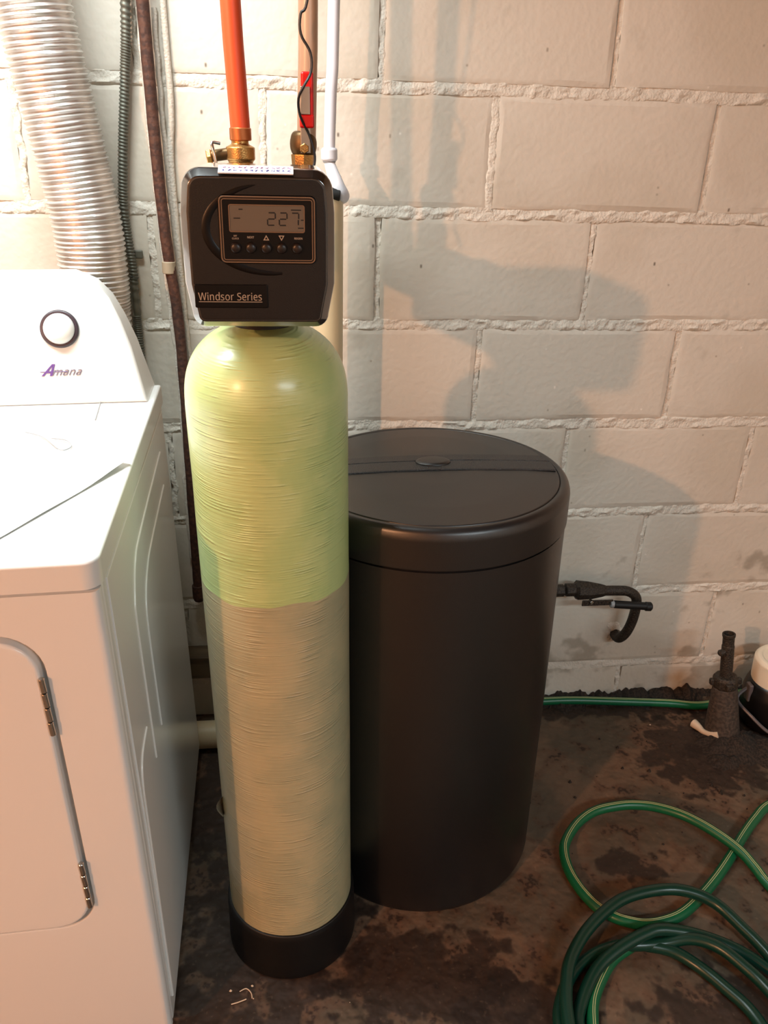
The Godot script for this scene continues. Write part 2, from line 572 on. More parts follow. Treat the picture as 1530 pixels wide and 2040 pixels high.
func block(xa: float, xb: float, ya: float, yb: float, z: float) -> Mb:
	var b := Mb.new()
	var o := PackedVector2Array()
	var nx := 6; var ny := 3
	var ch := .009
	for i in nx: o.append(Vector2(lerpf(xa, xb, (i + .0) / nx), ya))
	for i in ny: o.append(Vector2(xb, lerpf(ya, yb, (i + .0) / ny)))
	for i in nx: o.append(Vector2(lerpf(xb, xa, (i + .0) / nx), yb))
	for i in ny: o.append(Vector2(xa, lerpf(yb, ya, (i + .0) / ny)))
	for i in o.size(): o[i] += Vector2(rng.randf_range(-.0016, .0016), rng.randf_range(-.0016, .0016))
	var inn := inset(o, ch)
	var cuts := [[], []]
	var tl := rng.randf_range(-.0008, .0008)
	for i in o.size():
		cuts[0].append(Vector3(o[i].x, o[i].y, -.014))
		cuts[1].append(Vector3(o[i].x, o[i].y, z - .0026 * rng.randf_range(.6, 1.3)))
	var rows := [PackedVector3Array(), PackedVector3Array(cuts[1]), PackedVector3Array(cuts[0])]
	for p in inn: rows[0].append(Vector3(p.x, p.y, z + tl * sin(p.x * 20)))
	var uvs := []
	for r in rows:
		var u := PackedVector2Array()
		for p in r: u.append(wuv(p))
		uvs.append(u)
	b.grid(rows, true, uvs)
	var flat := Geometry2D.triangulate_polygon(inn)
	var s := b.v.size()
	for p in rows[0]: b.add(p, wuv(p))
	for i in flat.size() / 3:
		var q := [flat[3 * i], flat[3 * i + 1], flat[3 * i + 2]]
		if (inn[q[1]] - inn[q[0]]).cross(inn[q[2]] - inn[q[0]]) < 0: q.reverse()
		b.tri(s + q[0], s + q[1], s + q[2])
	return b

func mortar(top: float, bh: float, bl: float, x0: float) -> Mb:
	var b := Mb.new()
	var n := noise(91, 45.0, 4); var n2 := noise(92, 9.0, 3); var n3 := noise(93, 130.0, 2)
	for k in range(2, 11):   # bed joints
		var yc := top - k * bh
		var rows := []
		var wob := noise(100 + k, 5.0, 2)
		for i in 10:
			var r := PackedVector3Array()
			var w := (i - 4.5) / 4.5
			for j in 700:
				var x := -1.15 + j * .0042
				var y := yc + wob.get_noise_1d(x) * .004 + w * .0155
				var edge := 1.0 - w * w * w * w
				var lump := maxf(0, n2.get_noise_2d(x * 1.5, yc * 7 + w * .1)) * .006
				var z := -.0046 + edge * (.0030 - w * .0020 + n.get_noise_2d(x, y) * (.0020 + .003 * maxf(0, n2.get_noise_2d(x, yc * 3))) + n3.get_noise_2d(x, y) * .0008 + lump)
				if i == 0 or i == 9: z = -.013
				r.append(Vector3(x, y, z))
			rows.append(r)
		b.grid(rows)
	for row in range(1, 11):   # head joints
		var y1 := top - row * bh; var y0 := maxf(y1 - bh, 0)
		for col in range(-2, 5):
			var xc: float = x0 + col * bl + (bl / 2 if row % 2 else 0.0)
			var fat := .0085 + .004 * rng.randf()
			var proud := rng.randf_range(-.0015, .0032)
			var rows := []
			for j in 50:
				var r := PackedVector3Array()
				var y := lerpf(y0 + .004, y1 - .004, j / 49.0)
				for i in 8:
					var w := (i - 3.5) / 3.5
					var x := xc + n2.get_noise_2d(y * 2, xc * 9) * .006 + w * fat
					var edge := 1.0 - w * w * w * w
					var z := -.0055 + edge * (.002 + proud + n.get_noise_2d(x, y) * .0028 + n3.get_noise_2d(x, y) * .0009 + w * .001)
					if i == 0 or i == 7: z = -.013
					r.append(Vector3(x, y, z))
				rows.append(r)
			rows.reverse()
			b.grid(rows)
	return b

func lamps(at: Vector3, warm: Color, tat: Vector3, size: Vector2, cool: Color):
	var o := thing("ceiling_bulb", "bare warm light bulb in a white holder hanging from the ceiling", "lamp", Vector3(at.x, at.y + .240, at.z))
	part("cord", cyl(Vector3(0, -.005, 0), Vector3(0, maxf(.02, 2.17 - at.y - .24), 0), .004, 8), M.wire, o)
	part("lamp_holder", lathe(rounded([[.0, -.11], [.022, -.11], [.026, -.06], [.05, -.02], [.055, 0.0], [.0, 0.0]], .006)), M.pex, o)
	var g := StandardMaterial3D.new()
	g.albedo_color = Color.WHITE; g.emission_enabled = true; g.emission = warm; g.emission_energy_multiplier = 3
	part("bulb", lathe([[.0, -.195], [.018, -.191], [.028, -.178], [.031, -.16], [.028, -.142], [.02, -.12], [.015, -.10], [.0, -.098]], 24), g, o)
	shop_light(tat, size, cool, "cool white twin tube shop light hung above the dryer")

func shop_light(at: Vector3, size: Vector2, c: Color, label: String):
	var o := thing("tube_light", label, "lamp", Vector3(at.x, 2.17, at.z))
	var d := at.y - 2.17
	part("housing", rbox(Vector3(size.x + .06, .06, size.y + .02), .008, Vector3(0, d + .060, 0)), M.enamel, o)
	for sx in [-.3, .3]: part("hanger", cyl(Vector3(sx, d + .08, 0), Vector3(sx, 0, 0), .004, 8), M.steel, o)
	var t := StandardMaterial3D.new()
	t.albedo_color = Color.WHITE; t.emission_enabled = true; t.emission = c; t.emission_energy_multiplier = 2
	for sz in [-.28, .28]: part("tube", cyl(Vector3(-size.x / 2, d + .016, sz * size.y), Vector3(size.x / 2, d + .016, sz * size.y), .0125, 16), t, o)

# ------------------------------------------------------------------ dryer
func dryer():
	var o := thing("dryer", "white clothes dryer with a large door on its front and a console with one knob", "dryer", Vector3(-.2035, .018, .765))
	o.rotation = Vector3(deg_to_rad(1.2), deg_to_rad(1.9), deg_to_rad(.85))
	var D := .612; var W := .70; var H := .7755
	# cabinet: outline seen from above, rounded front corners, slightly bowed front
	var prof := PackedVector2Array()
	for q in [[0, 0], [-W, 1]]:
		for i in 7:
			var a: float = (PI / 2 * i / 6 + (PI / 2 if q[1] else 0.0))
			prof.append(Vector2(q[0] + (.011 if q[1] else -.011) + cos(a) * .011, -.023 + sin(a) * .011))   # y here is z
	prof.append(Vector2(-W, -D)); prof.append(Vector2(0, -D))
	var b := Mb.new()
	var rows := []
	for y in [.012, .016, H]:
		var r := PackedVector3Array()
		for p in prof: r.append(Vector3(p.x, y, p.y))
		rows.append(r)
	rows.reverse()
	b.grid(rows, true)
	part("cabinet", b, M.enamel, o)
	# feet
	for q in [[-.05, -.05], [-W + .05, -.05], [-.05, -D + .05], [-W + .05, -D + .05]]:
		part("foot", cyl(Vector3(q[0], -.026, q[1]), Vector3(q[0], .035, q[1]), .018), M.rubber, o)
	# side panel with its pressed outlines
	var sp := part("side_panel", rbox(Vector3(.003, H - .05, D - .05), .001, Vector3(.0005, H / 2 + .02, -D / 2 - .012)), M.enamel, o)
	var up := [Vector3(.0015, .40, -.155), Vector3(.0015, .62, -.155), Vector3(.0015, .665, -.165), Vector3(.0015, .70, -.20), Vector3(.0015, .712, -.26), Vector3(.0015, .725, -.52)]
	part("pressed_rib", tube(spline(up, .01), .0022, 8), M.enamel, sp)
	var up2 := [Vector3(.0015, .40, -.225), Vector3(.0015, .57, -.225), Vector3(.0015, .62, -.24), Vector3(.0015, .645, -.28), Vector3(.0015, .655, -.34), Vector3(.0015, .665, -.52)]
	part("pressed_rib", tube(spline(up2, .01), .0022, 8), M.enamel, sp)
	var lowr := [Vector3(.0015, .05, -.03), Vector3(.0015, .38, -.045), Vector3(.0015, .45, -.05), Vector3(.0015, .48, -.07), Vector3(.0015, .485, -.12)]
	part("pressed_rib", tube(spline(lowr, .01), .0022, 8), M.enamel, sp)
	# top
	var lid := Mb.new()
	var lp := PackedVector2Array()
	for q in [[.003, 0], [-W - .003, 1]]:
		for i in 7:
			var a: float = (PI / 2 * i / 6 + (PI / 2 if q[1] else 0.0))
			lp.append(Vector2(q[0] + (.02 if q[1] else -.02) + cos(a) * .02, -.018 + sin(a) * .02))
	lp.append(Vector2(-W - .003, -D - .004)); lp.append(Vector2(.003, -D - .004))
	extrude(lp, .812, .779, .0045, 4, lid)
	for i in lid.v.size(): lid.v[i] = Vector3(lid.v[i].x, lid.v[i].z, lid.v[i].y)
	for i in lid.f.size() / 3:
		var w := lid.f[3 * i + 1]; lid.f[3 * i + 1] = lid.f[3 * i + 2]; lid.f[3 * i + 2] = w
	part("top_panel", lid, M.enamel, o)
	var seam := Mb.new()
	extrude(inset(lp, .0140), .781, .770, .0, 1, seam)
	for i in seam.v.size(): seam.v[i] = Vector3(seam.v[i].x, seam.v[i].z, seam.v[i].y)
	part("seam", seam, M.enamel, o)
	# console
	var co := PackedVector2Array()
	co.append(Vector2(-.007, .812))
	for q in [[-.027, .895], [-.041, .935], [-.056, .968], [-.077, .992], [-.108, 1.006]]: co.append(Vector2(q[0], q[1]))
	for q in [[-W + .135, 1.006], [-W + .104, .992], [-W + .083, .968], [-W + .068, .935], [-W + .052, .895], [-W + .030, .812]]: co.append(Vector2(q[0], q[1]))
	var cs := Mb.new()
	extrude(co, 0, -.095, .006, 4, cs)
	for i in cs.v.size():
		var p := cs.v[i]
		var back := smoothstep(-.02, -.09, p.z)
		p.z = lerpf(-.520 + p.z - (p.y - .812) * .34, -.520 + p.z, back)
		cs.v[i] = p
	var cp := part("console", cs, M.enamel, o, 30.0)
	var tilt := Transform3D(Basis(Vector3.RIGHT, -atan(.34)), Vector3.ZERO)
	var face := func(x: float, y: float): return Transform3D(tilt.basis, Vector3(x, y, -.520 - (y - .812) * .34 + .0005))
	# knob
	var kn := Mb.new()
	lathe(rounded([[.0295, 0], [.0295, .003], [.0275, .005], [.0235, .005]], .002), 48, kn)
	var turn := Transform3D(Basis(Vector3.RIGHT, PI / 2), Vector3.ZERO)
	var ring := Mb.new(); ring.join(kn, face.call(-.134, .9245) * turn)
	part("knob_ring", ring, M.ring_dark, cp)
	kn = lathe([[.0238, 0], [.0238, .006], [.022, .011], [.018, .015], [.011, .018], [.0, .0185]], 40)
	var kb := Mb.new(); kb.join(kn, face.call(-.134, .9245) * turn)
	part("knob", kb, M.enamel, cp)
	# script name
	var word := Mb.new()
	word.join(lettering("mana", .0088, .0006, .45, "Droid Sans", 400), face.call(-.1275, .8605) * Transform3D(Basis.from_scale(Vector3(1.12, 1, 1)), Vector3.ZERO))
	part("lettering", word, M.violet_grey, cp)
	word = Mb.new()
	word.join(lettering("A", .0185, .0006, .62, "Droid Sans", 700), face.call(-.1535, .8645))
	var ln := stroke([[-.1690, 0], [-.128, 0]], .0013, 0)
	var off: Transform3D = face.call(0, .8620)
	word.join(ln, Transform3D(off.basis, Vector3(0, off.origin.y, off.origin.z)))
	part("lettering", word, M.violet, cp)
	# front door with hinges
	var dr := rrect(.60, .457, .045, 8, Vector2(-.076 - .30, .264 + .2285))
	var hole := inset(dr, -.0052)
	var mid := Vector2(-.376, .4925)
	var lo := Vector2(-W, .012); var hi := Vector2(0, H)
	var outer := PackedVector2Array()
	for p in hole:
		var d := p - mid
		var k := minf(((hi.x if d.x > 0 else lo.x) - mid.x) / (d.x if absf(d.x) > 1e-6 else 1e-6), ((hi.y if d.y > 0 else lo.y) - mid.y) / (d.y if absf(d.y) > 1e-6 else 1e-6))
		outer.append(mid + d * k)
	for c in [lo, hi, Vector2(lo.x, hi.y), Vector2(hi.x, lo.y)]:
		var best := 0
		for i in outer.size():
			if outer[i].distance_to(c) < outer[best].distance_to(c): best = i
		outer[best] = c
	var fp := Mb.new()
	rows = []
	for q in [[0, -.0135], [0, -.002], [.0006, -.0006], [.002, 0.0]]:
		var ring2 := PackedVector3Array()
		for p in inset(hole, -q[0]): ring2.append(Vector3(p.x, p.y, q[1]))
		rows.append(ring2)
	for q in [[.0100, 0.0], [.0050, -.0013], [.0018, -.0045], [.0003, -.0085], [0.0, -.0135]]:
		var ring3 := PackedVector3Array()
		for i in outer.size():
			var t := outer[i].clamp(lo + Vector2.ONE * q[0], hi - Vector2(q[0], minf(q[0], .001)))
			ring3.append(Vector3(t.x, t.y, q[1]))
		rows.append(ring3)
	fp.grid(rows, true)
	part("front_panel", fp, M.enamel, o)
	var door := part("door", extrude(inset(dr, .0008), .0050, -.0135, .004, 3), M.enamel, o)
	for y in [.590, .300]:
		var hb := Mb.new()
		for k in 4: cyl(Vector3(-.0755, y + k * .0205, .0045), Vector3(-.0755, y + k * .0205 + .0195, .0055), .0036, 12, .0008, hb)
		part("hinge", hb, M.steel, door)
	# things on the top, in the dryer's own frame turned to the world
	var tp := o.transform
	var paper := Mb.new()
	var tip := Vector2(.002, -.262); var e1 := Vector2(-.49, .872); var e2 := Vector2(-.872, -.49)
	rows = []
	for i in 15:
		var r := PackedVector3Array()
		for j in 19:
			var u := .279 * i / 14.0; var w := .215 * j / 18.0
			var q := tip + e1 * u + e2 * w
			var lift := .0012 + .006 * exp(-pow(u / .06, 2) - pow(w / .05, 2)) + .0012 * exp(-pow(w / .02, 2)) + .0009 * sin(q.x * 40) * sin(q.y * 33 + 1)
			r.append(tp * Vector3(q.x, .8125 + lift, q.y))
		rows.append(r)
	paper.grid(rows)
	var under := Mb.new()
	for i in rows.size():
		for j in rows[i].size(): rows[i][j] -= Vector3(0, .0004, 0)
	rows.reverse()
	under.grid(rows)
	paper.join(under)
	tag(part("paper", paper, M.paper), "sheet of white paper on the dryer top with one corner over the edge", "paper")
	var sc := Mb.new()
	tube(spline([Vector3(-.165, .8142, -.395), Vector3(-.135, .8150, -.37), Vector3(-.105, .8142, -.325), Vector3(-.095, .8142, -.318), Vector3(-.088, .8146, -.330), Vector3(-.098, .8160, -.350), Vector3(-.122, .8146, -.365)], .004), .0009, 6, true, Vector3.ZERO, sc)
	for i in sc.v.size(): sc.v[i] = tp * sc.v[i]
	tag(part("twist_tie", sc, M.grey_plastic), "thin bent grey wire tie lying on the dryer top behind the paper", "wire")
	sc = Mb.new()
	tube(PackedVector3Array([Vector3(-.082, .8136, -.53), Vector3(-.075, .8136, -.44)]), .0008, 6, true, Vector3.ZERO, sc)
	for i in sc.v.size(): sc.v[i] = tp * sc.v[i]
	tag(part("straw_bit", sc, M.grey_plastic), "short straight grey sliver on the dryer top near the console corner", "sliver")

# ------------------------------------------------------------------ softener
func softener():
	var o := thing("water_softener", "tall yellow-green fibreglass water softener tank with a black digital control head", "water softener", Vector3(-.0257, 0, .572))
	o.rotation.z = .0115
	part("boot", lathe(rounded([[.0, .0], [.107, .0], [.107, .012], [.1062, .03], [.1055, .088], [.1035, .096], [.100, .096]], .004, 4), 64), M.boot, o)
	# resin bed seen through the shell up to a wavy level
	var seg := 96
	var lv := func(a: float): return .698 + .0022 * sin(a * 5 + 1) + .0012 * sin(a * 11)
	var mk := func(ys: Array, rr: Callable) -> Mb:
		var b := Mb.new()
		var rows := []; var uvs := []
		for y in ys:
			var r := PackedVector3Array(); var u := PackedVector2Array()
			for j in seg + 1:
				var a := TAU * j / seg
				var yy: float = lv.call(a) if y == -1 else y
				var q: float = rr.call(y, a)
				r.append(Vector3(q * cos(a), yy, q * sin(a))); u.append(Vector2(float(j) / seg * 1.0, yy))
			rows.append(r); uvs.append(u)
		b.grid(rows, false, uvs)
		return b
	var lump := noise(55, 2.0, 3)
	var round_ := func(_y, a): return .1002 + .0006 * lump.get_noise_2d(cos(a) * 2, _y * 4)
	part("resin_section", mk.call([.080, .2, .3, .4, .5, .6, .67, -1], round_), M.resin, o)
	var ys := [-1, .72, .78, .84, .90, .94]
	for i in range(1, 20): ys.append(.94 + i / 20.0 * .098)
	ys.append(1.038)
	var dome := func(y, a):
		var k := clampf((y - .94) / .0985, 0, 1)
		return (.1002 + (.0006 * lump.get_noise_2d(cos(a) * 2, y * 4) if k == 0 else 0.0)) * pow(1 - pow(k, 2.5), 1 / 2.3)
	part("tank_shell", mk.call(ys, dome), M.tank, o)
	part("tank_collar", lathe(rounded([[.036, 1.012], [.036, 1.046], [.04, 1.05], [.04, 1.062], [.0, 1.062]], .003), 40), M.black_satin, o)
	# loose end of the stretch film at the left of the shell
	var fb := Mb.new()
	var rows := []
	for i in 8:
		var r := PackedVector3Array()
		for j in 4:
			var k := i / 7.0
			r.append(Vector3(-.0955 - .010 * sin(k * PI) * (1 - j / 3.0) - .001 * k, .325 - k * .034 - j * .004, .030 - j * .008 + k * .008))
		rows.append(r)
	fb.grid(rows)
	part("film_end", fb, M.film, o)
	# control head, upright, in its own place (world axes; the node undoes the lean)
	var hub := Transform3D(o.transform.affine_inverse())
	var put := func(b: Mb) -> Mb:
		var r := Mb.new(); r.join(b, hub); return r
	var cx := -.0345
	var ol := PackedVector2Array()
	for q in [[.0745, .155, .020, 0], [-.0745, .155, .020, 1], [-.0715, .0, .014, 2], [.0700, .0, .014, 3]]:
		for i in 7:
			var a: float = (q[3] + i / 6.0) * PI / 2
			var c := Vector2(q[0] - signf(q[0]) * q[2], q[1] + (-q[2] if q[1] > .05 else q[2]))
			ol.append(c + Vector2(cos(a), sin(a)) * q[2])
		if q[3] == 1:
			for y in [.115, .08, .045]: ol.append(Vector2(-.0770 + .0004 * absf(y - .09) * 20, y))
	for y in [.045, .08, .115]: ol.append(Vector2(.0765 - .0004 * absf(y - .09) * 20, y))
	for i in ol.size(): ol[i] += Vector2(cx, 1.0555)
	var shell := Mb.new()
	rows = []
	for q in [[.0090, .700], [.0076, .6995], [.0012, .6895], [.0003, .6875], [.0, .684], [.0, .585]]:
		var ring := PackedVector3Array()
		for p in inset(ol, q[0]): ring.append(Vector3(p.x, p.y, q[1]))
		rows.append(ring)
	shell.grid(rows, true)
	shell.fan(Vector3(cx, 1.135, .700), rows[0])
	shell.fan(Vector3(cx, 1.135, .585), rows[-1], true)
	var cover := part("cover", put.call(shell), M.black_gloss, o, 35.0)
	part("face_plate", put.call(extrude(inset(ol, .0095), .7006, .698, .0006, 2)), M.black_satin, cover)
	# rear body and bypass block the pipes rise from
	part("valve_body", put.call(rbox(Vector3(.125, .10, .20), .012, Vector3(cx, 1.115, .50))), M.black_satin, o)
	part("bypass_block", put.call(rbox(Vector3(.15, .05, .10), .012, Vector3(-.028, 1.125, .355))), M.black_satin, o)
	for q in [[-.069, .34], [.0165, .30]]:
		part("bypass_port", put.call(cyl(Vector3(q[0], 1.13, q[1]), Vector3(q[0], 1.185, q[1]), .020, 24)), M.black_satin, o)
	# raised arc on the face
	var arc := Mb.new()
	var n := 28
	var ra := PackedVector3Array()
	for i in n + 1:
		var a := deg_to_rad(104.0) + deg_to_rad(172.0) * i / n
		ra.append(Vector3(-.019 + .0670 * cos(a), 1.1545 + .0425 * sin(a), .7006))
	var arw := func(i, m, _a): return .0003 + .0042 * pow(sin(PI * (i + .2) / (m + .4)), .6)
	tube(ra, arw, 10, true, Vector3(0, 0, 1), arc)
	for i in arc.v.size(): arc.v[i].z = .7004 + maxf(0, (arc.v[i].z - .7006)) * .28
	part("arc_ridge", put.call(arc), M.black_flat, cover)
	# display frame
	var fr := rrect(.0960, .0650, .006, 5, Vector2(-.0252, 1.1541))
	part("bezel", put.call(extrude(fr, .7026, .698, .0015, 3)), M.black_flat, cover)
	part("bezel_frame", put.call(ring_plate(inset(fr, .0010), .0014, .7032, .7015)), M.bezel, cover)
	part("bezel_frame", put.call(ring_plate(inset(fr, .0034), .0010, .7032, .7015)), M.bezel, cover)
	var lc := rrect(.0745, .0262, .0022, 4, Vector2(-.0257, 1.1649))
	part("display_frame", put.call(ring_plate(lc, .0012, .7034, .7015)), M.bezel, cover)
	part("display", put.call(extrude(inset(lc, .001), .7029, .7015, .0003, 1)), M.lcd, cover)
	# 227 in seven segments
	var segs := {"2": "abged", "7": "abc"}
	var dx := [-.0205, -.0090, .0025]
	for d in 3:
		var dg := Mb.new()
		var w := .0036; var h := .0047
		for s in segs["227"[d]]:
			var pos: Vector2 = {"a": Vector2(0, 2 * h), "b": Vector2(w, h), "c": Vector2(w, -h), "d": Vector2(0, -2 * h), "e": Vector2(-w, -h), "f": Vector2(-w, h), "g": Vector2.ZERO}[s]
			var flat: bool = s in "adg"
			var sz := Vector3(w * 1.7, .0013, .0003) if flat else Vector3(.0013, h * 1.06, .0003)
			rbox(sz, .0001, Vector3(pos.x + pos.y * .05 - .0008, pos.y * .5 * 2 * .62, 0), 1, dg)
		var pl := Mb.new(); pl.join(dg, Transform3D(Basis.IDENTITY, Vector3(dx[d], 1.1647, .7030)))
		part("digit", put.call(pl), M.ink, cover)
	for q in [[-.0510, 1.1733, .004], [-.0550, 1.1650, .0065], [.0030, 1.1733, .010], [.0092, 1.1640, .003], [.0076, 1.1565, .006]]:
		part("display_mark", put.call(rbox(Vector3(q[2], .0011, .0003), .0001, Vector3(q[0], q[1], .7030), 1)), M.ink, cover)
	# buttons and their legends
	var bx := [-.0573, -.0423, -.0270, -.0119, .0036]
	for i in 5:
		var bt := Mb.new()
		bt.join(lathe([[.0054, 0], [.0054, .0015], [.0046, .0030], [.0028, .0038], [.0, .0040]], 24), Transform3D(Basis(Vector3.RIGHT, PI / 2), Vector3(bx[i], 1.1372, .7024)))
		part("button", put.call(bt), M.button, cover)
	var lg := func(s: String, x: float, y: float, h: float):
		var q := Mb.new(); q.join(lettering(s, h, .0003, 0, "Droid Sans", 700), Transform3D(Basis.IDENTITY, Vector3(x, y, .7025)))
		part("button_legend", put.call(q), M.print, cover)
	lg.call("SET", bx[0], 1.1484, .0016); lg.call("CLOCK", bx[0], 1.1459, .0016); lg.call("NEXT", bx[1], 1.1472, .0020); lg.call("REGEN", bx[4] + .0012, 1.1466, .0019)
	for q in [[bx[2], 1], [bx[3], -1]]:
		var tr := PackedVector2Array([Vector2(q[0] - .0030, 1.1468 - q[1] * .0024), Vector2(q[0] + .0030, 1.1468 - q[1] * .0024), Vector2(q[0], 1.1468 + q[1] * .0028)])
		if q[1] < 0: tr.reverse()
		part("button_legend", put.call(ring_plate(tr, .0009, .7028, .7022)), M.print, cover)
	# name badge
	var bd := rrect(.0740, .0235, .0014, 3, Vector2(-.0643, 1.0892))
	part("badge", put.call(extrude(bd, .7022, .699, .0010, 2)), M.black_flat, cover)
	var nm := Mb.new()
	nm.join(lettering("Windsor Series", .0082, .0004, 0, "Droid Sans", 400), Transform3D(Basis.IDENTITY, Vector3(-.0656, 1.0893, .7022)))
	var wide := 0.0
	for p in nm.v: wide = maxf(wide, absf(p.x + .0656))
	for i in nm.v.size(): nm.v[i].x = -.0656 + (nm.v[i].x + .0656) * .0320 / wide
	rbox(Vector3(.064, .0007, .0004), .0001, Vector3(-.0652, 1.0838, .7023), 1, nm)
	part("badge_lettering", put.call(nm), M.print, cover)
	# handwritten sticker on the top slope
	var stb := Transform3D(Basis(Vector3.RIGHT, -1.12), Vector3(-.0350, 1.2088, .6935))
	var sl := Mb.new(); sl.join(extrude(rrect(.0725, .0145, .0006, 2), .0006, -.0006, .0002, 1), stb)
	var stk := part("sticker", put.call(sl), M.sticker, o)
	for row in 2:
		var pen := Mb.new()
		for k in 13:
			var x := -.031 + k * .0052
			var pts := []
			for i in 6: pts.append([x + rng.randf_range(-.0015, .0025), (row - .5) * -.0052 + rng.randf_range(-.0018, .0018)])
			pen.join(stroke(pts, .0006, .0007))
		var pn := Mb.new(); pn.join(pen, stb)
		part("handwriting", put.call(pn), M.pen if row else M.pen_red, stk)

# ------------------------------------------------------------------ brine tank
func brine_tank():
	var o := thing("brine_tank", "round black plastic brine tank with a lid beside the softener", "brine tank", Vector3(.2205, 0, .366))
	o.rotation.z = .0115
	part("body", lathe(rounded([[.0, .001], [.205, .001], [.214, .010], [.2165, .30], [.2175, .685], [.2175, .69]], .008), 96), M.brine, o)
	part("groove", lathe([[.2135, .680], [.2135, .694]], 96), M.brine, o)
	var lid := part("lid", lathe(rounded([[.2145, .693], [.2195, .693], [.2195, .742], [.2165, .752], [.2095, .757], [.2035, .756], [.2025, .7535], [.2015, .7565], [.15, .7605], [.07, .7635], [.0, .764]], .004, 4), 96), M.brine, o)
	# textured band across the lid, lower than its halves, with a seam and a round button
	var band := Mb.new()
	var rows := []
	# z, height over the lid's curve: back edge, seam as a V groove, front edge undercut
	for q in [[-.0420, -.0060], [-.0412, .0004], [-.0400, .0010], [-.0162, .0012], [-.0152, -.0030], [-.0136, -.0030], [-.0126, .0012], [.0205, .0012], [.0220, .0004], [.0222, -.0012], [.0165, -.0030], [.0160, -.0080]]:
		var r := PackedVector3Array()
		for i in 41:
			var x := -.199 + .398 * i / 40.0
			r.append(Vector3(x, .7652 + q[1] - .0066 * pow(absf(x) / .2, 2), q[0] - .004))
		rows.append(r)
	band.grid(rows)
	part("band", band, M.brine_band, lid, 30.0)
	var bt := Mb.new()
	bt.join(lathe(rounded([[.030, .0], [.030, .003], [.024, .0055], [.0, .0065]], .002), 40), Transform3D(Basis.from_scale(Vector3(.95, 1, .62)), Vector3(.004, .7650, -.012)))
	part("button", bt, M.brine, lid)

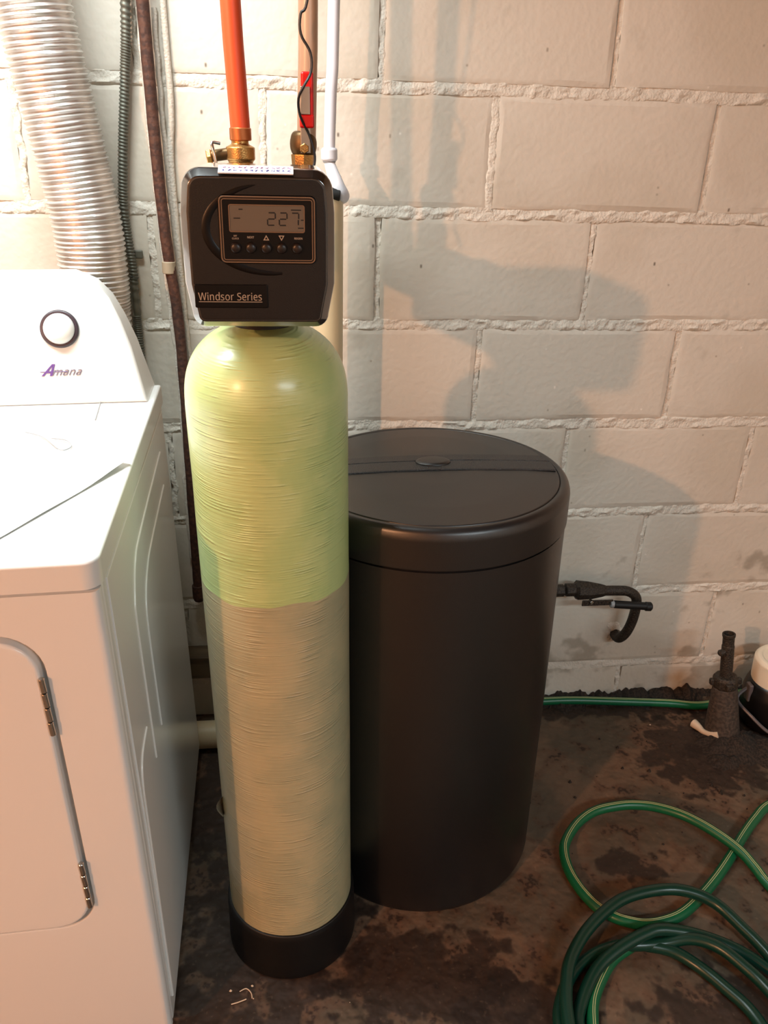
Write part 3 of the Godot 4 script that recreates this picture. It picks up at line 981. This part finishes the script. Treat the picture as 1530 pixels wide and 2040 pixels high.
# ------------------------------------------------------------------ pipes above the head
func plumbing():
	# orange supply pipe with its brass valve
	var o := thing("orange_pipe", "orange plastic water pipe rising from a brass valve behind the control head", "pipe", Vector3(-.069, 1.18, .34))
	var base := o.position
	var loc := func(p: Vector3): return p - base
	part("pipe", tube(spline([loc.call(Vector3(-.0675, 1.236, .34)), loc.call(Vector3(-.0700, 1.30, .34)), loc.call(Vector3(-.0735, 1.40, .34)), loc.call(Vector3(-.080, 1.75, .34)), loc.call(Vector3(-.085, 2.17, .34))], .05), .0132, 24), M.orange, o)
	part("crimp_ring", cyl(Vector3(.0010, .050, 0), Vector3(.0010, .066, 0), .0146, 24), M.copper_stub, o)
	part("valve", lathe(rounded([[.0, .0], [.0165, .0], [.0165, .024], [.0195, .027], [.0195, .042], [.0115, .046], [.0115, .054], [.0, .054]], .0015, 3), 32), M.brass, o)
	part("valve_stem", cyl(Vector3(-.014, .034, .002), Vector3(-.040, .030, .004), .0075, 20), M.old_brass, o)
	part("valve_cap", cyl(Vector3(-.038, .030, .004), Vector3(-.045, .029, .004), .0100, 6), M.brass, o)
	var lv := Mb.new()
	tube(spline([Vector3(-.026, .046, .010), Vector3(-.036, .047, .014), Vector3(-.0345, .036, .017), Vector3(-.0315, .018, .018), Vector3(-.031, .004, .018)], .004), .0022, 10, true, Vector3.ZERO, lv)
	part("valve_handle", lv, M.steel, o)
	# tan pipe with the red handled ball valve
	o = thing("tan_pipe", "tan water pipe with a red-handled brass ball valve behind the control head", "pipe", Vector3(.0165, 1.18, .30))
	part("pipe", tube(spline([Vector3(.0045, .055, 0), Vector3(.0065, .12, 0), Vector3(.009, .22, 0), Vector3(.011, .6, 0), Vector3(.012, .99, 0)], .05), .0132, 24), M.copper, o)
	part("stub", cyl(Vector3(0, .0, 0), Vector3(0, .018, 0), .0135, 24), M.copper_stub, o)
	part("lower_nut", lathe(rounded([[.0, .016], [.012, .016], [.0165, .020], [.0175, .034], [.0, .034]], .0012, 2), 8), M.brass, o, 25)
	part("ball_valve", lathe(rounded([[.0, .032], [.0145, .032], [.0185, .040], [.0190, .050], [.0165, .060], [.0125, .064], [.0, .064]], .004, 4), 24), M.old_brass, o)
	part("valve_bolt", cyl(Vector3(.001, .042, .014), Vector3(.001, .042, .027), .0068, 6), M.brass, o, 25)
	part("handle_bar", rbox(Vector3(.0135, .078, .0028), .001, Vector3(.0028, .075, .0240)), M.steel, o)
	var gr := part("handle_grip", rbox(Vector3(.0172, .066, .0080), .0036, Vector3(.0060, .103, .0245)), M.red, o)
	part("grip_skirt", rbox(Vector3(.0200, .017, .0110), .003, Vector3(.0050, .0760, .0245)), M.red, gr)
	part("handle_plate", rbox(Vector3(.0128, .034, .0020), .0009, Vector3(.0030, .101, .0292)), M.steel, gr)
	# thin black sensor lead
	var w := Mb.new()
	tube(spline([Vector3(.05, 2.17, .335), Vector3(.04, 1.6, .335), Vector3(.026, 1.41, .335), Vector3(.0150, 1.380, .335), Vector3(.0150, 1.358, .335), Vector3(.0270, 1.337, .337), Vector3(.0275, 1.315, .338), Vector3(.0180, 1.298, .341), Vector3(.0105, 1.283, .338), Vector3(.0125, 1.262, .333), Vector3(.024, 1.240, .326), Vector3(.0310, 1.218, .328), Vector3(.0310, 1.203, .330), Vector3(.0255, 1.190, .335), Vector3(.02, 1.165, .36)], .006), .0018, 8, true, Vector3.ZERO, w)
	tag(part("sensor_wire", w, M.wire), "thin black wire looping down past the red valve handle", "wire")
	# white drain tube and the beige standpipe it drops into
	o = thing("drain_tube", "white plastic drain tube with a grey fitting and an elbow behind the head", "tube", Vector3(.0612, 1.20, .10))
	part("tube", tube(spline([Vector3(.0, .014, 0), Vector3(.003, .10, 0), Vector3(.0080, .226, 0), Vector3(.02, .97, 0)], .05), .0094, 20), M.pex, o)
	part("fitting", lathe(rounded([[.0, .0], [.0115, .0], [.0135, .003], [.0135, .017], [.0115, .020], [.0, .020]], .001, 2), 24), M.pex, o)
	part("seal_ring", cyl(Vector3(0, -.003, 0), Vector3(0, .001, 0), .0105, 24), M.grey_plastic, o)
	var el := Mb.new()
	var er := func(i, n, _a): return lerpf(.0088, .0115, smoothstep(0, .45, float(i) / n))
	tube(spline([Vector3(.0, -.002, .0), Vector3(.006, -.020, .008), Vector3(.0135, -.038, .014), Vector3(.020, -.049, .012), Vector3(.022, -.054, .002), Vector3(.016, -.056, -.006)], .004), er, 20, true, Vector3.ZERO, el)
	part("elbow", el, M.pex, o)
	part("clamp", cyl(Vector3(.002, -.049, .018), Vector3(.017, -.050, .018), .0105, 20), M.rubber, o)
	o = thing("standpipe", "beige plastic standpipe running up the wall behind the tank", "pipe", Vector3(.058, 0, .10))
	part("pipe", lathe(rounded([[.0, .0], [.0265, .0], [.0265, 1.158], [.022, 1.158], [.022, 1.10], [.0, 1.10]], .0015, 3), 32), M.pvc, o)
	part("plug", cyl(Vector3(.014, 1.14, .0), Vector3(.014, 1.178, .0), .0095, 20), M.copper, o)

# ------------------------------------------------------------------ left corner
func corner_pipes():
	# corrugated foil duct
	var path := spline([Vector3(-.33, .20, .075), Vector3(-.335, .6, .075), Vector3(-.345, .90, .075), Vector3(-.3425, 1.00, .075), Vector3(-.344, 1.10, .075), Vector3(-.3555, 1.20, .078), Vector3(-.3680, 1.29, .08), Vector3(-.382, 1.41, .085), Vector3(-.40, 1.56, .09), Vector3(-.47, 1.74, .12), Vector3(-.62, 1.84, .17), Vector3(-.95, 1.87, .2), Vector3(-1.35, 1.88, .2)], .0019)
	var jit := noise(95, .11, 2); var jit2 := noise(96, .9, 2)
	var wave := func(i, _n, a):
		var ph: float = i * .0019 / .0082 * TAU + .8 * jit.get_noise_1d(i * 1.0) + .5 * jit2.get_noise_2d(cos(a) * 1.2, i * .02)
		return .0555 + .0026 * sin(ph) * (.85 + .3 * jit2.get_noise_2d(i * .1, sin(a))) + .0006 * jit.get_noise_2d(i * .4, cos(a) * 6)
	tag(part("vent_duct", tube(path, wave, 40, false), M.foil, self, 80.0), "corrugated silver foil vent duct rising behind the dryer console", "duct")
	# armoured cable
	path = spline([Vector3(-.290, .30, .016), Vector3(-.289, .93, .016), Vector3(-.287, 1.0, .016), Vector3(-.2905, 1.06, .016), Vector3(-.292, 1.12, .018), Vector3(-.283, 1.21, .018), Vector3(-.268, 1.32, .018), Vector3(-.2565, 1.424, .018), Vector3(-.24, 1.7, .018), Vector3(-.24, 2.17, .018)], .0014)
	var rib := func(i, _n, a): return .0078 + .0010 * sin(i * .0014 / .0056 * TAU + a)
	var o := thing("armoured_cable", "thin grey ribbed armoured cable clipped to the wall beside the duct", "cable", Vector3.ZERO)
	part("sheath", tube(path, rib, 14, false), M.conduit, o, 80.0)
	part("clip", rbox(Vector3(.024, .014, .006), .002, Vector3(-.281, 1.036, .006)), M.conduit, o)
	# rusty pipe with a tape band
	o = thing("rusty_pipe", "brown rusty iron pipe with ragged paint edges standing in front of the wall", "pipe", Vector3(-.22, 0, .03))
	var rj := noise(97, 14.0, 3)
	var pp := spline([Vector3(.003, .345, 0), Vector3(.006, .60, 0), Vector3(.0085, .80, 0), Vector3(.0065, .94, 0), Vector3(-.002, 1.05, 0), Vector3(-.007, 1.20, 0), Vector3(-.008, 1.424, 0), Vector3(-.008, 2.17, 0)], .012)
	var pr := func(i, _n, a): return .0098 + .0011 * rj.get_noise_2d(i * .012, cos(a) * .2)
	part("pipe", tube(pp, pr, 18), M.rust, o, 80.0)
	part("cap", lathe(rounded([[.0, .328], [.010, .328], [.0125, .336], [.0125, .366], [.0, .366]], .002, 3), 24, null, Vector3(.003, 0, 0)), M.rust, o)
	part("tape_band", cyl(Vector3(-.0022, 1.007, 0), Vector3(-.0018, 1.028, 0), .0118, 24), M.tape, o)
	# old paint ridge left along the pipe
	for q in [[-.0115, 14], [.0125, 15]]:
		var rg := Mb.new()
		var rp := PackedVector3Array()
		var rn := noise(int(q[1]) + 200, 20.0, 3)
		for i in 90:
			var y := .42 + i * .0112
			var xx := .003
			if y > .60: xx = lerpf(.006, .0085, minf((y - .6) / .2, 1))
			if y > .80: xx = lerpf(.0085, -.002, clampf((y - .8) / .25, 0, 1))
			if y > 1.05: xx = lerpf(-.002, -.008, clampf((y - 1.05) / .2, 0, 1))
			rp.append(Vector3(xx + q[0] + .003 * rn.get_noise_1d(y), y, -.024))
		tube(rp, .0045, 8, true, Vector3.ZERO, rg)
		part("paint_ridge", rg, M.mortar, o)
	# painted cable
	o = thing("painted_cable", "thin cable painted over in wall white right of the rusty pipe", "cable", Vector3.ZERO)
	part("sheath", tube(spline([Vector3(-.205, .95, .005), Vector3(-.207, 1.10, .005), Vector3(-.207, 1.20, .005), Vector3(-.200, 1.28, .005), Vector3(-.2005, 1.44, .005), Vector3(-.2, 2.17, .005)], .03), .0058, 10), M.mortar, o)
	# at the wall foot between dryer and tank
	tag(part("board", rbox(Vector3(.40, .055, .05), .003, Vector3(-.24, .168, .028)), M.wood), "old wooden board along the wall foot behind the softener", "board")
	o = thing("waste_pipe", "pale plastic pipe lying along the wall foot left of the softener", "pipe", Vector3(-.42, .034, .112))
	part("pipe", cyl(Vector3(-.30, 0, 0), Vector3(.33, 0, 0), .030, 32), M.pvc, o)
	for x in [-.2, .12]: part("coupling", cyl(Vector3(x, 0, 0), Vector3(x + .05, 0, 0), .0335, 32), M.pvc, o)

# ------------------------------------------------------------------ spigot on the wall
func spigot():
	var o := thing("wall_valve", "dark old water valve and hooked pipe on the wall right of the brine tank", "valve", Vector3(.50, .335, .062))
	var b := Mb.new()
	tube(spline([Vector3(.15, .004, 0), Vector3(.20, .003, 0), Vector3(.222, .000, 0), Vector3(.240, -.012, 0), Vector3(.2475, -.034, -.002), Vector3(.2465, -.075, -.004), Vector3(.240, -.110, -.008), Vector3(.233, -.133, -.018), Vector3(.232, -.146, -.036), Vector3(.234, -.150, -.062)], .005), .0112, 18, true, Vector3.ZERO, b)
	part("bent_pipe", b, M.dark_metal, o)
	b = cyl(Vector3(-.22, .010, 0), Vector3(.06, .008, 0), .0080, 18)
	part("feed_pipe", b, M.dark_metal, o)
	b = Mb.new()
	cyl(Vector3(.055, .008, 0), Vector3(.074, .008, 0), .0135, 6, .001, b)
	cyl(Vector3(.078, .009, 0), Vector3(.100, .009, 0), .0150, 8, .001, b)
	part("union_nut", b, M.dark_metal, o, 25)
	b = Mb.new()
	tube(PackedVector3Array([Vector3(.098, .008, 0), Vector3(.104, .008, 0), Vector3(.132, .006, 0), Vector3(.160, .005, 0), Vector3(.168, .005, 0)]), func(i, _n, _a): return [.015, .0225, .0205, .0150, .0125][i], 8, true, Vector3.ZERO, b)
	part("valve_body", b, M.dark_metal, o, 25)
	part("lever", rbox(Vector3(.070, .0135, .0035), .001, Vector3(.146, -.013, .022)), M.dark_metal, o)
	part("lever_bolt", cyl(Vector3(.131, -.010, .016), Vector3(.131, -.010, .028), .0045, 6), M.steel, o, 25)
	part("lever_collar", cyl(Vector3(.176, -.0175, .022), Vector3(.184, -.018, .022), .0082, 16), M.grey_plastic, o)
	part("lever_grip", cyl(Vector3(.183, -.018, .022), Vector3(.268, -.026, .024), .0088, 16, .002), M.rubber, o)
	part("lever_grip_end", cyl(Vector3(.254, -.025, .024), Vector3(.271, -.0265, .024), .0103, 16, .003), M.rubber, o)
	# broken plaster round the hole where the hook enters the wall
	var pl := Mb.new()
	var n := noise(141, 30, 3)
	var ring := PackedVector3Array(); var mid := PackedVector3Array()
	for i in 28:
		var a := TAU * i / 28
		var r := .026 + .012 * n.get_noise_2d(cos(a) * .1, sin(a) * .1) + (.018 if a > 1.2 and a < 2.6 else 0.0)
		ring.append(Vector3(.236 + r * cos(a), -.150 + r * 1.15 * sin(a), -.066))
		mid.append(Vector3(.236 + .013 * cos(a), -.150 + .013 * sin(a), -.056 + .004 * n.get_noise_2d(cos(a), sin(a))))
	pl.grid([mid, ring], true)
	part("plaster_patch", pl, M.mortar, o)

# ------------------------------------------------------------------ floor drain corner
func mound(c: Vector3, rx: float, rz: float, h: float, sd: int, n := 26, m := 40) -> Mb:
	var b := Mb.new()
	var ns := noise(sd, 22.0, 4)
	var rows := []
	for i in n:
		var r := PackedVector3Array()
		var k := 1.0 - float(i) / (n - 1)
		for j in m:
			var a := TAU * j / m
			var e := 1 + .35 * ns.get_noise_2d(cos(a) * .09 + sd, sin(a) * .09)
			var x := cos(a) * rx * k * e; var z := sin(a) * rz * k * e
			var y := h * pow(1 - k * k, 1.3) + ns.get_noise_2d(x + c.x, z + c.z) * .010 * (1.2 - k) - .004 * k
			r.append(c + Vector3(x, y, z))
		rows.append(r)
	for r in rows: r.reverse()
	rows.reverse()
	rows.reverse()
	for r in rows: r.reverse()
	b.grid(rows, true)
	return b

func floor_things():
	# dirt crust in the wall foot, heap round the drain pipe, crumbs
	var b := Mb.new()
	var n := noise(121, 18.0, 4); var n2 := noise(122, 60, 3)
	var rows := []
	for i in 9:
		var r := PackedVector3Array()
		var k := i / 8.0
		for j in 260:
			var x := .38 + j * .0048
			var w := maxf(.15, 1 + 1.1 * n.get_noise_1d(x) + .4 * n2.get_noise_1d(x))
			var p := Vector3(x, .019 * w * pow(1 - k, 1.6), .002 + .05 * w * k)
			p += Vector3(0, 1, .4) * n2.get_noise_2d(x, k * .1) * .006 * (.3 + sin(k * PI))
			r.append(p)
		rows.append(r)
	rows.reverse()
	b.grid(rows)
	b.join(mound(Vector3(.965, -.002, .19), .085, .075, .035, 301))
	b.join(mound(Vector3(.925, -.002, .245), .05, .035, .018, 302))
	b.join(mound(Vector3(1.05, -.002, .22), .10, .07, .02, 303))
	for k in 170:
		var at := Vector3(rng.randf_range(.45, 1.25), .0, rng.randf_range(.08, .62))
		if k > 90: at = Vector3(.97 + rng.randfn() * .11, .0, .26 + rng.randfn() * .06)
		if k > 150: at = Vector3(.857 + (k - 150) * .0012 + rng.randf_range(-.004, .004), 0, .305 + (k - 150) * .0024)
		var s := rng.randf_range(.0015, .0045)
		b.join(mound(at, s * 1.5, s, s * .7, 400 + k, 4, 7))
	var dt := part("dirt", b, M.dirt, self, 60)
	dt.set_meta("kind", "stuff")
	tag(dt, "dark crumbly dirt along the wall foot and heaped round the drain pipe", "dirt")
	# cut-off drain pipe
	var o := thing("drain_pipe", "short dark iron pipe stub with a wing nut standing from the floor by the wall", "pipe", Vector3(.958, 0, .165))
	o.rotation = Vector3(-.10, 0, .09)
	part("base_pipe", lathe(rounded([[.0, .0], [.040, .0], [.036, .04], [.0285, .115], [.0265, .135], [.0, .135]], .004, 3), 32), M.pipe_iron, o)
	part("collar", lathe(rounded([[.0, .128], [.022, .128], [.0275, .138], [.0275, .156], [.024, .163], [.0, .163]], .003, 3), 10), M.dark_metal, o, 25)
	for q in [.2, 1.8, 3.3, 4.9]:
		part("lug", rbox(Vector3(.014, .016, .012), .004, Vector3(.028 * cos(q), .148, .028 * sin(q))), M.dark_metal, o)
	part("riser", lathe(rounded([[.0, .16], [.0135, .16], [.0135, .238], [.0125, .240], [.0125, .258], [.0140, .262], [.0140, .268], [.0105, .268], [.0105, .25], [.0, .25]], .001, 2), 24), M.dark_metal, o)
	part("wing_screw", cyl(Vector3(-.008, .226, .004), Vector3(-.024, .224, .006), .0075, 12, .003), M.dark_metal, o)
	# off-white lump
	b = Mb.new()
	tube(spline([Vector3(.903, .016, .132), Vector3(.909, .015, .146), Vector3(.914, .014, .160), Vector3(.924, .018, .176), Vector3(.936, .026, .188)], .003), func(i, m, a): return .0082 + .0022 * cos(i * TAU / m) + .0006 * sin(a * 3), 14, true, Vector3.ZERO, b)
	tag(part("caulk_lump", b, M.chalk), "small off-white bone-shaped lump at the foot of the drain pipe", "lump")
	# capped jar
	o = thing("jar", "black plastic jar with a thick white lid by the drain pipe", "jar", Vector3(1.103, 0, .118))
	o.rotation.z = .05
	part("body", lathe(rounded([[.0, .0], [.066, .0], [.073, .012], [.073, .090], [.064, .118], [.054, .126], [.0, .126]], .008, 4), 40), M.black_satin, o)
	part("lid", lathe(rounded([[.052, .119], [.0605, .119], [.0605, .174], [.054, .182], [.046, .182], [.043, .179], [.0, .179]], .003, 4), 44), M.cap_white, o)
	b = Mb.new()
	tube(spline([Vector3(-.072, .105, .0), Vector3(-.100, .082, .01), Vector3(-.082, .060, .050), Vector3(-.050, .035, .082), Vector3(.0, .022, .098), Vector3(.05, .03, .085), Vector3(.074, .09, .0)], .006), .0038, 8, true, Vector3.ZERO, b)
	part("bail_handle", b, M.handle, o)
	part("handle_ear", rbox(Vector3(.010, .045, .02), .003, Vector3(-.071, .095, .004)), M.handle, o)
	# chips on the floor
	var chips := [[Vector3(-.1243, 0, .690), .0042, "largest round white paint chip on the floor beside the curled thread"], [Vector3(-.0906, 0, .6837), .0034, "pale chip on the floor nearest the softener boot"], [Vector3(-.0881, 0, .7057), .0022, "tiny pale crumb on the floor between the curled thread and the softener boot"], [Vector3(.0631, 0, .7245), .0020, "lone tiny pale crumb on the floor in front of the boot, away from the threads"], [Vector3(.8091, 0, .1114), .0034, "white chip on the floor below the hose along the wall"], [Vector3(.945, 0, .411), .009, "pink stone chip beside the hose at the right edge"]]
	for q in chips:
		var c := mound(q[0] + Vector3(0, .0015, 0), q[1], q[1] * .8, q[1] * .6, 500 + int(q[1] * 1e5), 6, 12)
		tag(part("floor_chip", c, M.chalk, self, 70), q[2], "chip", "pale chips on the floor")
	b = Mb.new()
	tube(spline([Vector3(-.110, .0035, .694), Vector3(-.100, .0035, .690), Vector3(-.092, .0035, .698), Vector3(-.090, .0035, .707)], .003), .0008, 6, true, Vector3.ZERO, b)
	tag(part("thread", b, M.chalk), "curled pale thread on the floor in front of the softener boot", "thread", "threads on the floor")
	b = Mb.new()
	tube(spline([Vector3(-.122, .0035, .714), Vector3(-.111, .0035, .7115), Vector3(-.099, .0035, .7075)], .003), .0009, 6, true, Vector3.ZERO, b)
	tag(part("thread", b, M.chalk), "straight pale thread on the floor in front of the softener boot", "thread", "threads on the floor")

# ------------------------------------------------------------------ hoses
func hoses():
	var o := thing("striped_hose", "bright green garden hose with pale twin stripes looping over the floor to the wall", "hose")
	var r := .0098
	var P := [[.10, .05, 0], [.30, .035, 0], [.45, .026, 0], [.578, .0237, 0], [.6586, .0262, 0], [.7783, .040, 0], [.88, .053, 0], [.94, .066, 0], [.99, .060, 0], [1.04, .034, 0], [1.16, .026, 0], [1.30, .10, 0], [1.33, .26, 0], [1.20, .35, 0], [1.03, .368, 0],
		[.9455, .3895, 0], [.8953, .4246, 0], [.8462, .467, 0], [.8032, .508, 0], [.7517, .5535, 0], [.7017, .592, 0], [.6543, .622, 0], [.6155, .6345, 0], [.5818, .637, 0], [.5555, .630, 0], [.5335, .619, 0], [.5112, .5985, 0], [.4934, .563, 0], [.484, .5185, 0], [.4866, .477, .001], [.4994, .4475, .003], [.5334, .410, .006], [.5753, .3855, .009], [.6236, .378, .012], [.6614, .3795, .014], [.7028, .391, .016], [.7477, .419, .018], [.7841, .461, .020], [.8158, .507, .016], [.831, .5435, .008], [.842, .578, 0], [.87, .68, 0], [.90, .82, 0], [.88, .98, 0], [.78, 1.12, 0], [.62, 1.17, 0], [.51, 1.10, 0], [.45, 1.00, 0], [.424, .90, 0], [.4255, .835, 0], [.4313, .80, 0], [.4463, .7607, 0], [.4769, .7205, 0], [.505, .694, 0], [.54, .676, 0]]
	var pts := []
	for q in P: pts.append(Vector3(q[0], r + .002 + q[2], q[1]))
	var path := spline(pts, .009)
	part("hose", tube(path, r, 16, true, Vector3.UP), M.hose, o)
	var fr := frames(path, Vector3.UP)
	for s in [-1, 1]:
		var a: float = .12 + s * .16
		var line := PackedVector3Array()
		for i in path.size(): line.append(path[i] + (fr[i][1] * cos(a) + fr[i][2] * sin(a)) * (r - .0001))
		part("stripe", tube(line, .0007, 6, true, Vector3.UP), M.stripe, o)
	o = thing("coiled_hose", "dark green hose lying in a loose coil in the lower right corner", "hose")
	r = .0102
	var Q := [[.5635, .6787, .004], [.6051, .6922, .003], [.6388, .7213, 0], [.6654, .7612, 0], [.6877, .8047, 0], [.69, .86, 0], [.66, .95, 0], [.57, .99, 0], [.47, .95, 0], [.415, .87, 0],
		[.4065, .808, .004], [.4222, .7695, .006], [.4622, .7213, .012], [.5091, .6931, .020], [.5646, .672, .024], [.5981, .6675, .024], [.6581, .676, .014], [.7096, .7005, .008], [.747, .736, .004], [.79, .80, 0], [.80, .92, 0], [.72, 1.04, 0], [.55, 1.08, 0], [.42, 1.01, 0], [.375, .90, 0],
		[.3778, .8057, .003], [.393, .7611, .003], [.4242, .7181, .003], [.4672, .6896, .003], [.5145, .6786, .006], [.5606, .680, .007], [.5938, .679, .006], [.6389, .6835, .018], [.676, .705, .022], [.7034, .7425, .020], [.7222, .781, .018], [.74, .86, .018], [.71, 1.0, .02], [.58, 1.06, .02], [.43, .99, .02], [.382, .89, .022],
		[.388, .80, .026], [.404, .745, .026], [.4237, .7063, .026], [.4623, .6633, .028], [.5136, .6255, .030], [.5607, .6038, .031], [.6275, .5942, .030], [.6733, .6036, .030], [.7118, .6274, .024], [.7378, .6726, .018], [.7564, .7149, .014], [.78, .80, .006], [.86, .92, 0]]
	pts = []
	for q in Q: pts.append(Vector3(q[0], r + .002 + q[2], q[1]))
	part("hose", tube(spline(pts, .009), r, 16, true, Vector3.UP), M.hose_dark, o)
